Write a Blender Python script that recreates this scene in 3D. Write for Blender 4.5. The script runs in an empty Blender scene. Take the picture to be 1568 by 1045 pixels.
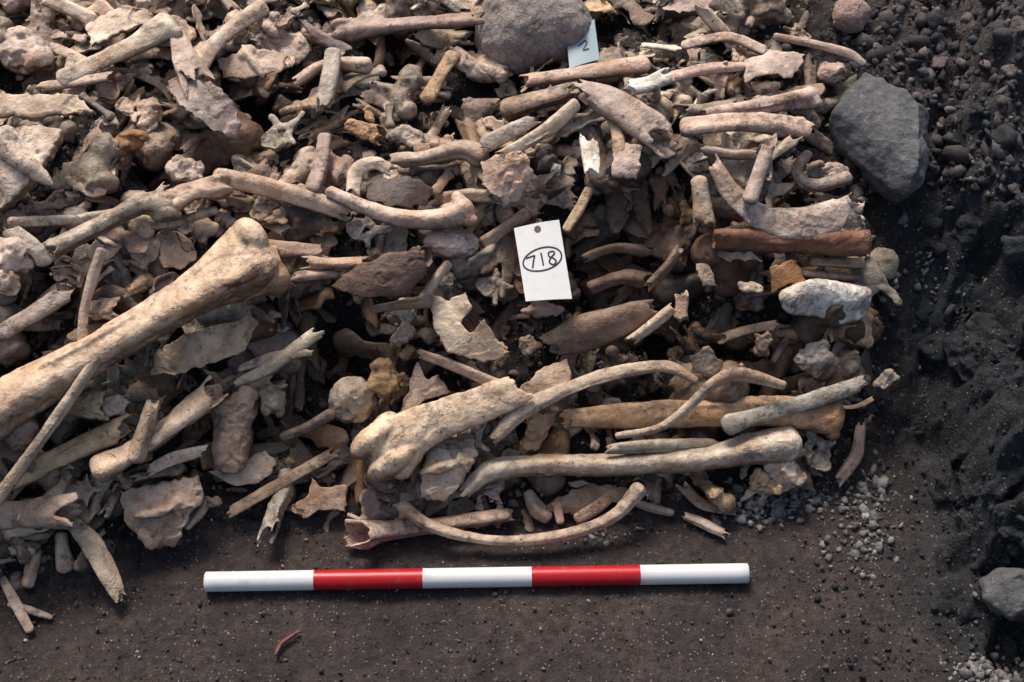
import bpy, bmesh, math, random
import numpy as np
from mathutils import Vector, Matrix
random.seed(11); rng=np.random.default_rng(7)
scene=bpy.context.scene
# ------------------------------------------------------------------ camera
PITCH=math.radians(50); F=1568*50/36.0
CAM=np.array([0,-0.676,1.157])
FW=np.array([0,math.cos(PITCH),-math.sin(PITCH)]); UPV=np.array([0,math.sin(PITCH),math.cos(PITCH)]); RT=np.array([1.,0,0])
cd=bpy.data.cameras.new("camera"); cam=bpy.data.objects.new("camera",cd); scene.collection.objects.link(cam)
cd.lens=50; cd.sensor_width=36; cd.clip_start=0.05; cd.clip_end=200
cam.location=CAM; cam.rotation_euler=(math.radians(90)-PITCH,0,0); scene.camera=cam
# ------------------------------------------------------------------ noise
def _h(ix,iy,iz,s):
    n=(ix.astype(np.int64)*374761393+iy.astype(np.int64)*668265263+iz.astype(np.int64)*2147483647+s*974634777)&0xffffffff
    n=((n^(n>>13))*1274126177)&0xffffffff
    n=((n^(n>>16))*2246822519)&0xffffffff
    n=n^(n>>15)
    return (n&0xffffff)/float(0xffffff)*2-1
def vn3(x,y,z,s=0):
    x0=np.floor(x);y0=np.floor(y);z0=np.floor(z)
    fx=x-x0;fy=y-y0;fz=z-z0
    fx=fx*fx*(3-2*fx);fy=fy*fy*(3-2*fy);fz=fz*fz*(3-2*fz)
    r=0
    for a in (0,1):
        for b in (0,1):
            for c in (0,1):
                w=(fx if a else 1-fx)*(fy if b else 1-fy)*(fz if c else 1-fz)
                r=r+w*_h(x0+a,y0+b,z0+c,s)
    return r
def fbm3(p,sc,o=3,s=0):
    r=0;a=1;t=0
    for i in range(o):
        r=r+a*vn3(p[:,0]*sc,p[:,1]*sc,p[:,2]*sc,s+i*17);t+=a;a*=.5;sc*=2.03
    return r/t
def vn2(x,y,s=0):
    x0=np.floor(x);y0=np.floor(y);fx=x-x0;fy=y-y0
    fx=fx*fx*(3-2*fx);fy=fy*fy*(3-2*fy);z=np.zeros_like(x0);r=0
    for a in (0,1):
        for b in (0,1):
            r=r+(fx if a else 1-fx)*(fy if b else 1-fy)*_h(x0+a,y0+b,z,s)
    return r
def fbm2(x,y,sc,o=3,s=0):
    r=0;a=1;t=0
    for i in range(o):
        r=r+a*vn2(x*sc+i*3.1,y*sc-i*1.7,s+i*13);t+=a;a*=.5;sc*=2.03
    return r/t
def sst(t):
    t=np.clip(t,0,1);return t*t*(3-2*t)
# ------------------------------------------------------------------ terrain
FRX=[-.8,-.5,-.4,-.3,-.2,0,.25,.33,.45,.8];FRY=[-.06,-.05,-.02,.04,.06,.07,.07,.11,.16,.2]
def Hlow(x,y):
    s=y-np.interp(x,FRX,FRY)
    pile=np.interp(s,[0,.03,.08,.16,.24,.34,.5,.75,1.2,6],[0,.016,.055,.135,.195,.232,.262,.295,.34,.4])
    xb=np.interp(y,[-.3,-.06,.1,.23,.5],[.45,.42,.385,.39,.42])+.03*fbm2(x,y,9,2,5)
    bank=sst((x-xb)/.09)*np.interp(y,[-.4,-.1,.1,.3,.5,.8],[.07,.11,.13,.08,.03,.01])
    m=sst((s+.01)/.06)
    return pile+bank+m*.026*fbm2(x,y,12,3,1)
def Hfine(x,y):
    fr=np.interp(x,FRX,FRY)
    m=np.maximum(sst((y-fr+.02)/.05),sst((x-.37)/.06))
    big=fbm2(x,y,38,3,21); sm=fbm2(x,y,130,3,31)
    rt=sst((x-.39)/.06)
    ridg=1-np.abs(fbm2(x+.012*big,y,15,3,77))*2.6
    return m*(.009*big+.006*np.abs(sm)+.004*fbm2(x,y,260,1,8))+(1-m)*(.0040*fbm2(x,y,14,3,3)+.0022*np.abs(fbm2(x,y,110,3,9)))+rt*(.046*ridg*np.interp(y,[0,.3,.6],[1,.8,.25])-.028+.024*np.abs(fbm2(x,y,42,3,91)))
GX=np.arange(-1.0,1.0001,.0035); GY=np.arange(-.45,1.4001,.0035)
mx,my=np.meshgrid(GX,GY,indexing='ij')
GL=Hlow(mx,my)
def samp(G,x,y):
    fx=np.clip((x-GX[0])/.0035,0,len(GX)-1.001);fy=np.clip((y-GY[0])/.0035,0,len(GY)-1.001)
    i=fx.astype(int);j=fy.astype(int);a=fx-i;b=fy-j
    return (G[i,j]*(1-a)*(1-b)+G[i+1,j]*a*(1-b)+G[i,j+1]*(1-a)*b+G[i+1,j+1]*a*b)
def rays(u,v):
    u=np.atleast_1d(np.asarray(u,float));v=np.atleast_1d(np.asarray(v,float))
    return FW[None]+RT[None]*((u-784)/F)[:,None]+UPV[None]*((522.5-v)/F)[:,None]
TS=np.arange(.9,3.2,.006)
def depth(u,v,lift=0.,G=None):
    G=GL if G is None else G
    d=rays(u,v);lift=np.broadcast_to(np.asarray(lift,float),(len(d),))
    P=CAM[None,None]+d[:,None,:]*TS[None,:,None]
    below=P[...,2]<samp(G,P[...,0],P[...,1])+lift[:,None]
    k=np.argmax(below,axis=1);k[~below.any(axis=1)]=len(TS)-1
    return TS[k]-.003,d
def place(u,v,lift=0.,G=None):
    t,d=depth(u,v,lift,G);return CAM[None]+d*t[:,None]
pits=[(525,500,.075,.034),(955,395,.10,.055),(900,330,.05,.03),(460,480,.05,.03),(1190,520,.06,.035),(1010,600,.05,.03),(615,95,.05,.03),(240,240,.05,.03),(440,620,.05,.03),(560,545,.05,.025),(1010,450,.07,.04),(690,590,.035,.02),(405,165,.05,.03),(330,230,.03,.03),(80,470,.05,.03),(290,660,.04,.025),(830,640,.03,.02),(1120,480,.06,.03),(20,590,.05,.03),(520,650,.05,.02),(1060,340,.05,.03),(490,120,.03,.02),(1020,40,.04,.02),(690,190,.03,.02),(350,400,.03,.03)]
pp=[place(u,v)[0] for u,v,_,_ in pits]
def pitf(x,y):
    r=0
    for (u,v,dp,rad),p in zip(pits,pp): r=r+dp*np.exp(-((x-p[0])**2+(y-p[1])**2)/rad**2)
    return r
GP=GL-pitf(mx,my)
def normal(p,e=.02):
    gx=(samp(GL,np.array([p[0]+e]),np.array([p[1]]))-samp(GL,np.array([p[0]-e]),np.array([p[1]])))[0]/(2*e)
    gy=(samp(GL,np.array([p[0]]),np.array([p[1]+e]))-samp(GL,np.array([p[0]]),np.array([p[1]-e])))[0]/(2*e)
    n=np.array([-gx,-gy,1]);return n/np.linalg.norm(n)
# ------------------------------------------------------------------ materials
def nt(name):
    m=bpy.data.materials.new(name);m.use_nodes=True;t=m.node_tree;t.nodes.clear()
    o=t.nodes.new('ShaderNodeOutputMaterial');b=t.nodes.new('ShaderNodeBsdfPrincipled');t.links.new(b.outputs[0],o.inputs[0]);return m,t,b
def N(t,k,**kw):
    n=t.nodes.new(k)
    for a,b in kw.items():setattr(n,a,b)
    return n
def noise_n(t,vec,sc,det=4,ro=.6):
    n=N(t,'ShaderNodeTexNoise');n.inputs['Scale'].default_value=sc;n.inputs['Detail'].default_value=det;n.inputs['Roughness'].default_value=ro
    t.links.new(vec,n.inputs['Vector']);return n.outputs['Fac']
def mr(t,val,a,b,c=0.,d=1.):
    n=N(t,'ShaderNodeMapRange');t.links.new(val,n.inputs[0])
    for i,x in enumerate((a,b,c,d)): n.inputs[i+1].default_value=x
    return n.outputs[0]
def mixc(t,fac,A,B,mode='MIX'):
    n=N(t,'ShaderNodeMix',data_type='RGBA',blend_type=mode)
    for s,x in ((n.inputs['Factor'],fac),(n.inputs[6],A),(n.inputs[7],B)):
        if isinstance(x,(int,float)): s.default_value=x
        elif isinstance(x,tuple): s.default_value=(*x,1)
        else: t.links.new(x,s)
    return n.outputs[2]
def mth(t,op,a,b=0.):
    n=N(t,'ShaderNodeMath',operation=op)
    for s,x in zip(n.inputs,(a,b)):
        if isinstance(x,(int,float)): s.default_value=x
        else: t.links.new(x,s)
    return n.outputs[0]
def bump(t,h,b,st,dist):
    n=N(t,'ShaderNodeBump');n.inputs['Strength'].default_value=st;n.inputs['Distance'].default_value=dist
    t.links.new(h,n.inputs['Height']);t.links.new(n.outputs[0],b.inputs['Normal'])
def bone_material():
    m,t,b=nt("old_bone")
    g=N(t,'ShaderNodeNewGeometry');oi=N(t,'ShaderNodeObjectInfo')
    off=N(t,'ShaderNodeVectorMath',operation='ADD');t.links.new(g.outputs['Position'],off.inputs[0])
    cmb=N(t,'ShaderNodeCombineXYZ');r=mth(t,'MULTIPLY',oi.outputs['Random'],7.)
    t.links.new(r,cmb.inputs[0]);t.links.new(r,cmb.inputs[2]);t.links.new(cmb.outputs[0],off.inputs[1]);V=off.outputs[0]
    gr=mth(t,'MULTIPLY',mth(t,'FRACT',mth(t,'MULTIPLY',oi.outputs['Random'],37.)),.09)   # how soiled each bone is
    n1=noise_n(t,V,50,5,.68);n2=noise_n(t,V,18,3,.6);n3=noise_n(t,V,130,4,.72);n4=noise_n(t,V,28,5,.72)
    c=mixc(t,1.,oi.outputs['Color'],mixc(t,mr(t,n1,.34,.64),(.60,.54,.49),(1.24,1.21,1.17)),'MULTIPLY')
    c=mixc(t,mr(t,n2,.48,.66,0,.6),c,mixc(t,1.,oi.outputs['Color'],(.64,.43,.28),'MULTIPLY'))
    n4g=mth(t,'ADD',n4,gr)
    c=mixc(t,mr(t,n4g,.57,.72,0,.62),c,mixc(t,.55,oi.outputs['Color'],(.13,.10,.085)))
    grit=mth(t,'MULTIPLY',mr(t,n4g,.54,.66),mr(t,n3,.48,.56))
    c=mixc(t,mth(t,'MULTIPLY',grit,.6),c,(.07,.052,.043))
    c=mixc(t,mr(t,n3,.615,.68,0,.75),c,(.06,.045,.037))
    vo=N(t,'ShaderNodeTexVoronoi');vo.inputs['Scale'].default_value=380;t.links.new(V,vo.inputs['Vector'])
    pm=mth(t,'MULTIPLY',mr(t,vo.outputs['Distance'],.10,.28,1,0),mr(t,n2,.48,.60,0,.65))
    c=mixc(t,pm,c,(.08,.055,.042))
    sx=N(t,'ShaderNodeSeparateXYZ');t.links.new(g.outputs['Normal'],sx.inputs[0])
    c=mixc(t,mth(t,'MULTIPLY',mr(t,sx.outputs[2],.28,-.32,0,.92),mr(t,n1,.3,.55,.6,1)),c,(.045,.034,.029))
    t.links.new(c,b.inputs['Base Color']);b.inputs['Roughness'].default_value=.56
    b.inputs['Specular IOR Level'].default_value=.42
    h=mth(t,'ADD',mth(t,'MULTIPLY',n3,.9),mth(t,'MULTIPLY',n1,1.));h=mth(t,'ADD',h,mth(t,'MULTIPLY',grit,.2));h=mth(t,'SUBTRACT',h,mth(t,'MULTIPLY',pm,.5))
    bump(t,h,b,.62,.0033);return m
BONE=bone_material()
def soil_material():
    m,t,b=nt("dark_soil");g=N(t,'ShaderNodeNewGeometry');V=g.outputs['Position']
    sx=N(t,'ShaderNodeSeparateXYZ');t.links.new(V,sx.inputs[0])
    n1=noise_n(t,V,12,5,.65);n2=noise_n(t,V,90,6,.75);n3=noise_n(t,V,5,3,.5)
    brown=mixc(t,mr(t,n1,.35,.65),(.026,.0215,.022),(.066,.049,.043))
    blue=mixc(t,mr(t,n1,.35,.65),(.012,.0145,.017),(.032,.038,.044))
    px=mth(t,'ADD',sx.outputs[0],mth(t,'MULTIPLY',n3,.18))
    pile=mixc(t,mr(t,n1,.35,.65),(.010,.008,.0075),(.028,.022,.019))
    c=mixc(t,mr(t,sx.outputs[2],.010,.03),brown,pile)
    c=mixc(t,mr(t,px,.43,.52),c,blue)
    up=mixc(t,mr(t,n1,.35,.65),(.032,.028,.029),(.10,.080,.078))
    c=mixc(t,mth(t,'MULTIPLY',mr(t,sx.outputs[1],.34,.5),mr(t,sx.outputs[0],.30,.42)),c,up)
    c=mixc(t,1.,c,mixc(t,mr(t,n2,.3,.7),(.40,.40,.40),(1.75,1.7,1.7)),'MULTIPLY')
    for sc,th,co in ((300,.18,(.26,.23,.22)),(120,.10,(.18,.14,.125)),(170,.10,(.16,.07,.04))):
        vo=N(t,'ShaderNodeTexVoronoi');vo.inputs['Scale'].default_value=sc;t.links.new(V,vo.inputs['Vector'])
        s2=N(t,'ShaderNodeSeparateColor');t.links.new(vo.outputs['Color'],s2.inputs[0])
        c=mixc(t,mth(t,'MULTIPLY',mr(t,vo.outputs['Distance'],th,th+.1,1,0),mr(t,s2.outputs[0],.80,.84)),c,co)
    t.links.new(c,b.inputs['Base Color']);b.inputs['Roughness'].default_value=.70;b.inputs['Specular IOR Level'].default_value=.4
    h=mth(t,'ADD',n2,mth(t,'MULTIPLY',noise_n(t,V,330,3,.7),.6));bump(t,h,b,1.,.005);return m
SOIL=soil_material()
def rock_material(name,a,c2,sc=30):
    m,t,b=nt(name);g=N(t,'ShaderNodeNewGeometry');V=g.outputs['Position']
    n1=noise_n(t,V,sc,6,.65);n2=noise_n(t,V,sc*6,4,.7)
    c=mixc(t,mr(t,n1,.35,.65),a,c2);c=mixc(t,mr(t,n2,.56,.66,0,.6),c,tuple(x*1.6 for x in c2))
    c=mixc(t,mr(t,n2,.44,.34,0,.7),c,(.03,.026,.026))
    t.links.new(c,b.inputs['Base Color']);b.inputs['Roughness'].default_value=.8
    bump(t,mth(t,'ADD',n1,mth(t,'MULTIPLY',n2,.7)),b,.9,.004);return m
def attr_material():
    m,t,b=nt("crumb_grains");g=N(t,'ShaderNodeNewGeometry');V=g.outputs['Position']
    a=N(t,'ShaderNodeAttribute');a.attribute_name="tint"
    n=noise_n(t,V,260,3,.7)
    c=mixc(t,1.,a.outputs['Color'],mixc(t,mr(t,n,.3,.7),(.5,.5,.5),(1.4,1.4,1.4)),'MULTIPLY')
    t.links.new(c,b.inputs['Base Color']);b.inputs['Roughness'].default_value=.85;bump(t,n,b,.6,.001);return m
CRUMB=attr_material()
# ------------------------------------------------------------------ terrain mesh
def ext(a,lo,hi):
    L=[];x=a[0];d=.006
    while x>lo: x-=d;d*=1.25;L.append(x)
    R=[];x=a[-1];d=.006
    while x<hi: x+=d;d*=1.25;R.append(x)
    return np.array(L[::-1]+list(a)+R)
TX=ext(np.arange(-.8,.8001,.003),-30,30);TY=ext(np.arange(-.3,1.15,.003),-30,30)
tx,ty=np.meshgrid(TX,TY,indexing='ij')
TZ=Hlow(tx,ty)-pitf(tx,ty)+Hfine(tx,ty)
def mesh_from(name,co,faces):
    me=bpy.data.meshes.new(name);me.from_pydata(co,[],faces);me.update();return me
nx,ny=len(TX),len(TY)
co=np.stack([tx,ty,TZ],-1).reshape(-1,3)
idx=np.arange(nx*ny).reshape(nx,ny)
fa=np.stack([idx[:-1,:-1],idx[1:,:-1],idx[1:,1:],idx[:-1,1:]],-1).reshape(-1,4)
me=bpy.data.meshes.new("ground");me.vertices.add(len(co));me.vertices.foreach_set('co',co.ravel())
me.loops.add(fa.size);me.loops.foreach_set('vertex_index',fa.ravel().astype(np.int32))
me.polygons.add(len(fa));me.polygons.foreach_set('loop_start',np.arange(0,fa.size,4,dtype=np.int32))
me.polygons.foreach_set('use_smooth',np.ones(len(fa),dtype=bool));me.update(calc_edges=True)
me.materials.append(SOIL);ground=bpy.data.objects.new("ground",me);scene.collection.objects.link(ground)
# ------------------------------------------------------------------ geometry kit
bm=bmesh.new();bmesh.ops.create_icosphere(bm,subdivisions=3,radius=1)
ICO=(np.array([v.co[:] for v in bm.verts]),[tuple(v.index for v in f.verts) for f in bm.faces]);bm.free()
bm=bmesh.new();bmesh.ops.create_icosphere(bm,subdivisions=1,radius=1)
ICO1=(np.array([v.co[:] for v in bm.verts]),[tuple(v.index for v in f.verts) for f in bm.faces]);bm.free()
class G:
    def __init__(s): s.v=[];s.f=[];s.n=0
    def add(s,v,f):
        s.v.append(np.asarray(v,float));s.f+= [tuple(i+s.n for i in q) for q in f];s.n+=len(v)
    def ell(s,c,axes,r):
        v=ICO[0]*np.asarray(r)[None];s.add(v@np.asarray(axes)+np.asarray(c)[None],ICO[1])
    def co(s): return np.concatenate(s.v)
def frames(P,up):
    T=np.gradient(P,axis=0);T/=np.linalg.norm(T,axis=1)[:,None]+1e-12
    Nn=up[None]-(T@up)[:,None]*T;Nn/=np.linalg.norm(Nn,axis=1)[:,None]+1e-12
    return T,Nn,np.cross(T,Nn)
def tube(g,P,R,up,flat=1.,e0='round',e1='round',seg=28,seed=0,jag=.6,ov=1.):
    T,Nn,B=frames(P,up);rr=random.Random(seed)
    th=np.linspace(0,2*math.pi,seg,endpoint=False);p3=rr.uniform(0,6.28);p2=rr.uniform(0,6.28);tw=rr.uniform(-1.2,1.2);m0=len(P)
    def jg():
        a=[rr.uniform(-1,1) for _ in range(9)]
        return np.interp(th,np.linspace(0,2*math.pi,10),a+[a[0]])+np.array([rr.uniform(-.25,.25) for _ in th])
    rings=[]
    def ring(c,r,i,off=None):
        k=(i%m0)/m0
        rv=r*(1+ov*(.12*np.cos(3*th+p3+tw*k)+.08*np.cos(2*th+p2-tw*k)+.03*np.cos(5*th+p2)))
        v=c[None]+rv[:,None]*(np.cos(th)[:,None]*B[i][None]+np.sin(th)[:,None]*flat*Nn[i][None])
        if off is not None: v=v+T[i][None]*off[:,None]
        return v
    def endr(i,sg,kind):
        c,r=P[i],R[i];o=[]
        if kind=='hollow':
            j=jg()*jag*r
            o=[ring(c-T[i]*sg*2.*r,r*.40,i),ring(c-T[i]*sg*.8*r,r*.6,i,j*.6),ring(c,r*.70,i,j)]+[ring(c,r,i,j)]
        elif kind=='broken':
            j=jg()*jag*r
            o=[ring(c-T[i]*sg*.6*r,r*.45,i,j*.7),ring(c,r*.9,i,j)]
        else:
            for a in (75,50,25): o.append(ring(c+T[i]*sg*r*math.sin(math.radians(a))*.7,r*math.cos(math.radians(a)),i))
        return o
    rings+=endr(0,-1,e0)
    lo=1 if e0!='round' else 0; hi=len(P)-1 if e1!='round' else len(P)
    cum=np.concatenate([[0],np.cumsum(np.linalg.norm(np.diff(P,axis=0),axis=1))])
    for i in range(lo,hi):
        if e0!='round' and cum[i]<R[0]*jag*1.4: continue
        if e1!='round' and cum[-1]-cum[i]<R[-1]*jag*1.4: continue
        rings.append(ring(P[i],R[i],i))
    rings+=endr(len(P)-1,1,e1)[::-1]
    V=np.concatenate(rings);f=[];m=len(rings)
    for k in range(m-1):
        for j in range(seg):
            j2=(j+1)%seg;f.append((k*seg+j,k*seg+j2,(k+1)*seg+j2,(k+1)*seg+j))
    f.append(tuple(range(seg))[::-1]);f.append(tuple(range((m-1)*seg,m*seg)))
    g.add(V,f)
def finish(g,name,voxel,smooth=3,amp=(0.,0.),freq=(1.,1.),link=True,color=(.5,.4,.3),mat=None,post=None,seed=0,parent=None,sf=.5,crease=0.):
    me=mesh_from(name+"_m",g.co().tolist(),g.f)
    bmm=bmesh.new();bmm.from_mesh(me);bmesh.ops.recalc_face_normals(bmm,faces=bmm.faces);bmm.to_mesh(me);bmm.free()
    ob=bpy.data.objects.new("tmp",me);scene.collection.objects.link(ob)
    r=ob.modifiers.new("r",'REMESH');r.mode='VOXEL';r.voxel_size=voxel;r.use_smooth_shade=True
    if smooth:
        s=ob.modifiers.new("s",'SMOOTH');s.factor=sf;s.iterations=smooth
    d=bpy.context.evaluated_depsgraph_get();m2=bpy.data.meshes.new_from_object(ob.evaluated_get(d))
    bpy.data.objects.remove(ob);bpy.data.meshes.remove(me)
    n=len(m2.vertices);c=np.empty(n*3);m2.vertices.foreach_get('co',c);c=c.reshape(-1,3)
    nn=np.empty(n*3);m2.vertex_normals.foreach_get('vector',nn);nn=nn.reshape(-1,3)
    q=c+seed*3.7
    dsp=0
    for a,fq,k in zip(amp,freq,range(9)):
        if a: dsp=dsp+a*fbm3(q,fq,3,seed+k*5)
    if crease: # eroded hollows
        z=fbm3(q,freq[0]*.8,2,seed+31);dsp=dsp-crease*1.8*sst((z-.16)/.14)
        z=fbm3(q,freq[0]*2.2,2,seed+61);dsp=dsp-crease*.9*sst((z-.22)/.10)
    if isinstance(dsp,np.ndarray): c=c+nn*dsp[:,None]
    if post is not None: c=post(c)
    ctr=c.mean(axis=0) if link else np.zeros(3)
    m2.vertices.foreach_set('co',(c-ctr).ravel());m2.polygons.foreach_set('use_smooth',np.ones(len(m2.polygons),dtype=bool))
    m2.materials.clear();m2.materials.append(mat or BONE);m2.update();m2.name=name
    if not link: return m2
    o=bpy.data.objects.new(name,m2);scene.collection.objects.link(o);o.location=ctr;o.color=(*color,1)
    if parent: o.parent=parent
    return o
HS=[]
def crom(P,n):
    P=np.asarray(P,float)
    if len(P)==2: 
        t=np.linspace(0,1,n)[:,None];return P[0]*(1-t)+P[1]*t
    Q=np.vstack([2*P[0]-P[1],P,2*P[-1]-P[-2]]);L=np.linalg.norm(np.diff(P[:,:3],axis=0),axis=1);cum=np.concatenate([[0],np.cumsum(L)])
    out=[]
    for s in np.linspace(0,cum[-1],n):
        k=min(np.searchsorted(cum,s,side='right')-1,len(P)-2);t=(s-cum[k])/max(L[k],1e-9)
        a,b,c,d=Q[k],Q[k+1],Q[k+2],Q[k+3]
        out.append(.5*((2*b)+(-a+c)*t+(2*a-5*b+4*c-d)*t*t+(-a+3*b-3*c+d)*t**3))
    return np.array(out)
cnt=[0]
def vary(c,a=.07):
    k=1+random.uniform(-a,a);return tuple(max(0,min(.9,x*k+random.uniform(-.012,.012))) for x in c)
def B(name,pts,col,e0='round',e1='round',k0=None,k1=None,flat=.85,lift=.005,rough=1.,mat=None,jag=1.1):
    cnt[0]+=1;sd=cnt[0]
    a=np.array([(p[0],p[1]) for p in pts],float);hw=np.array([p[2] for p in pts],float)
    r0=hw*1.5/F
    us=np.interp(np.linspace(0,1,9),np.linspace(0,1,len(a)),a[:,0]);vs=np.interp(np.linspace(0,1,9),np.linspace(0,1,len(a)),a[:,1]);rs=np.interp(np.linspace(0,1,9),np.linspace(0,1,len(a)),r0)
    dd,_=depth(us,vs,lift+rs*.6);x=np.linspace(0,1,9);pf=np.polyfit(x,dd,1)
    over=np.max(np.polyval(pf,x)-dd);pf[1]-=.8*max(over,0)
    d=rays(a[:,0],a[:,1]);s=np.linspace(0,1,len(a))
    D=np.polyval(pf,s);P=CAM[None]+d*D[:,None];R=hw*D/F
    L=np.linalg.norm(np.diff(P,axis=0),axis=1).sum()
    Q=crom(np.hstack([P,R[:,None]]),max(8,int(L/.004)));PP,RR=Q[:,:3],np.maximum(Q[:,3],.0012)
    up=normal(P[len(P)//2]);g=G();tube(g,PP,RR,up,flat,e0,e1,seed=sd,jag=jag)
    T,Nn,Bn=frames(PP,up)
    for kk,i,sg in ((k0,0,-1),(k1,-1,1)):
        if not kk: continue
        A=np.array([T[i],Bn[i],Nn[i]]);r=RR[i];c=PP[i]
        if kk=='condyle':
            for q in (-1,1):
                g.ell(c+Bn[i]*q*r*.46+T[i]*sg*r*.12,A,(r*.98,r*.50,r*.98));g.ell(c+Bn[i]*q*r*.72-T[i]*sg*r*.35,A,(r*.5,r*.3,r*.45))
            g.ell(c-T[i]*sg*r*.2,A,(r*.9,r*.7,r*.8))
        elif kk=='plateau':
            for q in (-1,1):
                g.ell(c+Bn[i]*q*r*.55+T[i]*sg*r*.25,A,(r*.42,r*.62,r*.8))
            g.ell(c+Nn[i]*r*.75-T[i]*sg*r*.5,A,(r*.7,r*.3,r*.35));g.ell(c+T[i]*sg*r*.6,A,(r*.2,r*.18,r*.3))
        elif kk=='head':
            g.ell(c+Bn[i]*r*.35+T[i]*sg*r*.3,A,(r*.85,r*.85,r*.85));g.ell(c-Bn[i]*r*.6-T[i]*sg*r*.1,A,(r*.6,r*.45,r*.6))
        elif kk=='flare':
            g.ell(c,A,(r*.55,r*1.3,r*.85));g.ell(c+Nn[i]*r*.4-T[i]*sg*r*.4,A,(r*.5,r*.4,r*.5));g.ell(c+Bn[i]*r*.9+T[i]*sg*r*.1,A,(r*.5,r*.4,r*.6))
    if L>.09:
        rr=random.Random(sd);k=int(len(PP)*rr.uniform(.25,.55));k2=min(len(PP)-1,k+max(5,len(PP)//3));ph=rr.uniform(0,3.1)
        off=(np.cos(ph)*Bn[k:k2]+np.sin(ph)*Nn[k:k2]*flat)*RR[k:k2,None]*.88
        if k2-k>4: tube(g,PP[k:k2]+off,RR[k:k2]*.18*np.sin(np.linspace(.3,2.8,k2-k))+.0003,up,1.,seg=10,ov=0)
    mn=float(RR.min());mean=float(RR.mean())
    vox=min(.0013,max(.0008,mn/5))
    o=finish(g,name,vox,3 if mean>.008 else 1,(min(mean*.16,.0021)*rough,min(mean*.045,.0006)*rough),(26,150),color=vary(col),mat=mat,seed=sd,crease=min(mean*.06,.0007) if mean>.005 else 0)
    for p,r in zip(PP[::3],RR[::3]): HS.append((*p,r))
    return o
def plate(name,outl,col,th=4,lift=.01,curv=.25,tilt=(0,0),jag=3.,mat=None,ridge=False,axis=None):
    cnt[0]+=1;sd=cnt[0];rr=random.Random(sd)
    a=np.array(outl,float);cu,cv=a.mean(axis=0)
    p0=place(cu,cv,lift)[0];n=normal(p0)+np.array([tilt[0],tilt[1],0])
    out=[]
    for i in range(len(a)):
        A=a[i];Bq=a[(i+1)%len(a)];m=max(1,int(np.linalg.norm(Bq-A)/7))
        for k in range(m):
            q=A+(Bq-A)*k/m
            out.append(q+np.array([rr.uniform(-1,1),rr.uniform(-1,1)])*jag*(1 if k else .4))
    out=np.array(out);n=n-.35*FW;n/=np.linalg.norm(n)
    d=rays(out[:,0],out[:,1]);t=((p0-CAM)@n)/(d@n);W=CAM[None]+d*t[:,None]
    th_m=th*1.4/F;g=G();m=len(W)
    V=np.concatenate([W+n*th_m/2,W-n*th_m/2]);f=[tuple(range(m)),tuple(range(2*m-1,m-1,-1))]
    for i in range(m): j=(i+1)%m;f.append((i,i+m,j+m,j))
    g.add(V,f)
    size=np.linalg.norm(W-p0,axis=1).max()
    ax=rr.uniform(0,math.pi) if axis is None else axis
    e1=np.array([1,0,0])-n*n[0];e1/=np.linalg.norm(e1);e2=np.cross(n,e1);e=e1*math.cos(ax)+e2*math.sin(ax)
    ee=np.cross(n,e)
    if ridge or th>12:
        g.ell(p0+n*th_m*.5,np.array([e,ee,n]),(size*.6,size*.12,size*.16))
        g.ell(p0+n*th_m*.4+e*size*.3,np.array([e,ee,n]),(size*.2,size*.28,size*.14))
    def post(c):
        q=c-p0;x=q@e;y=q@ee;return c+n[None]*(size*curv*(1-(y/size)**2*1.2-.25*(x/size)**2)-size*curv*.6)[:,None]
    o=finish(g,name,.0011,2 if th<10 else 4,(min(th_m*.5,.004),min(th_m*.14,.0009)),(30,140),color=vary(col),mat=mat,seed=sd,post=post,crease=min(th_m*.25,.0022))
    for k in range(6):
        q=W[rr.randrange(m)]*.5+p0*.5;HS.append((*q,size*.3))
    HS.append((*p0,size*.5));return o
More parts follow.
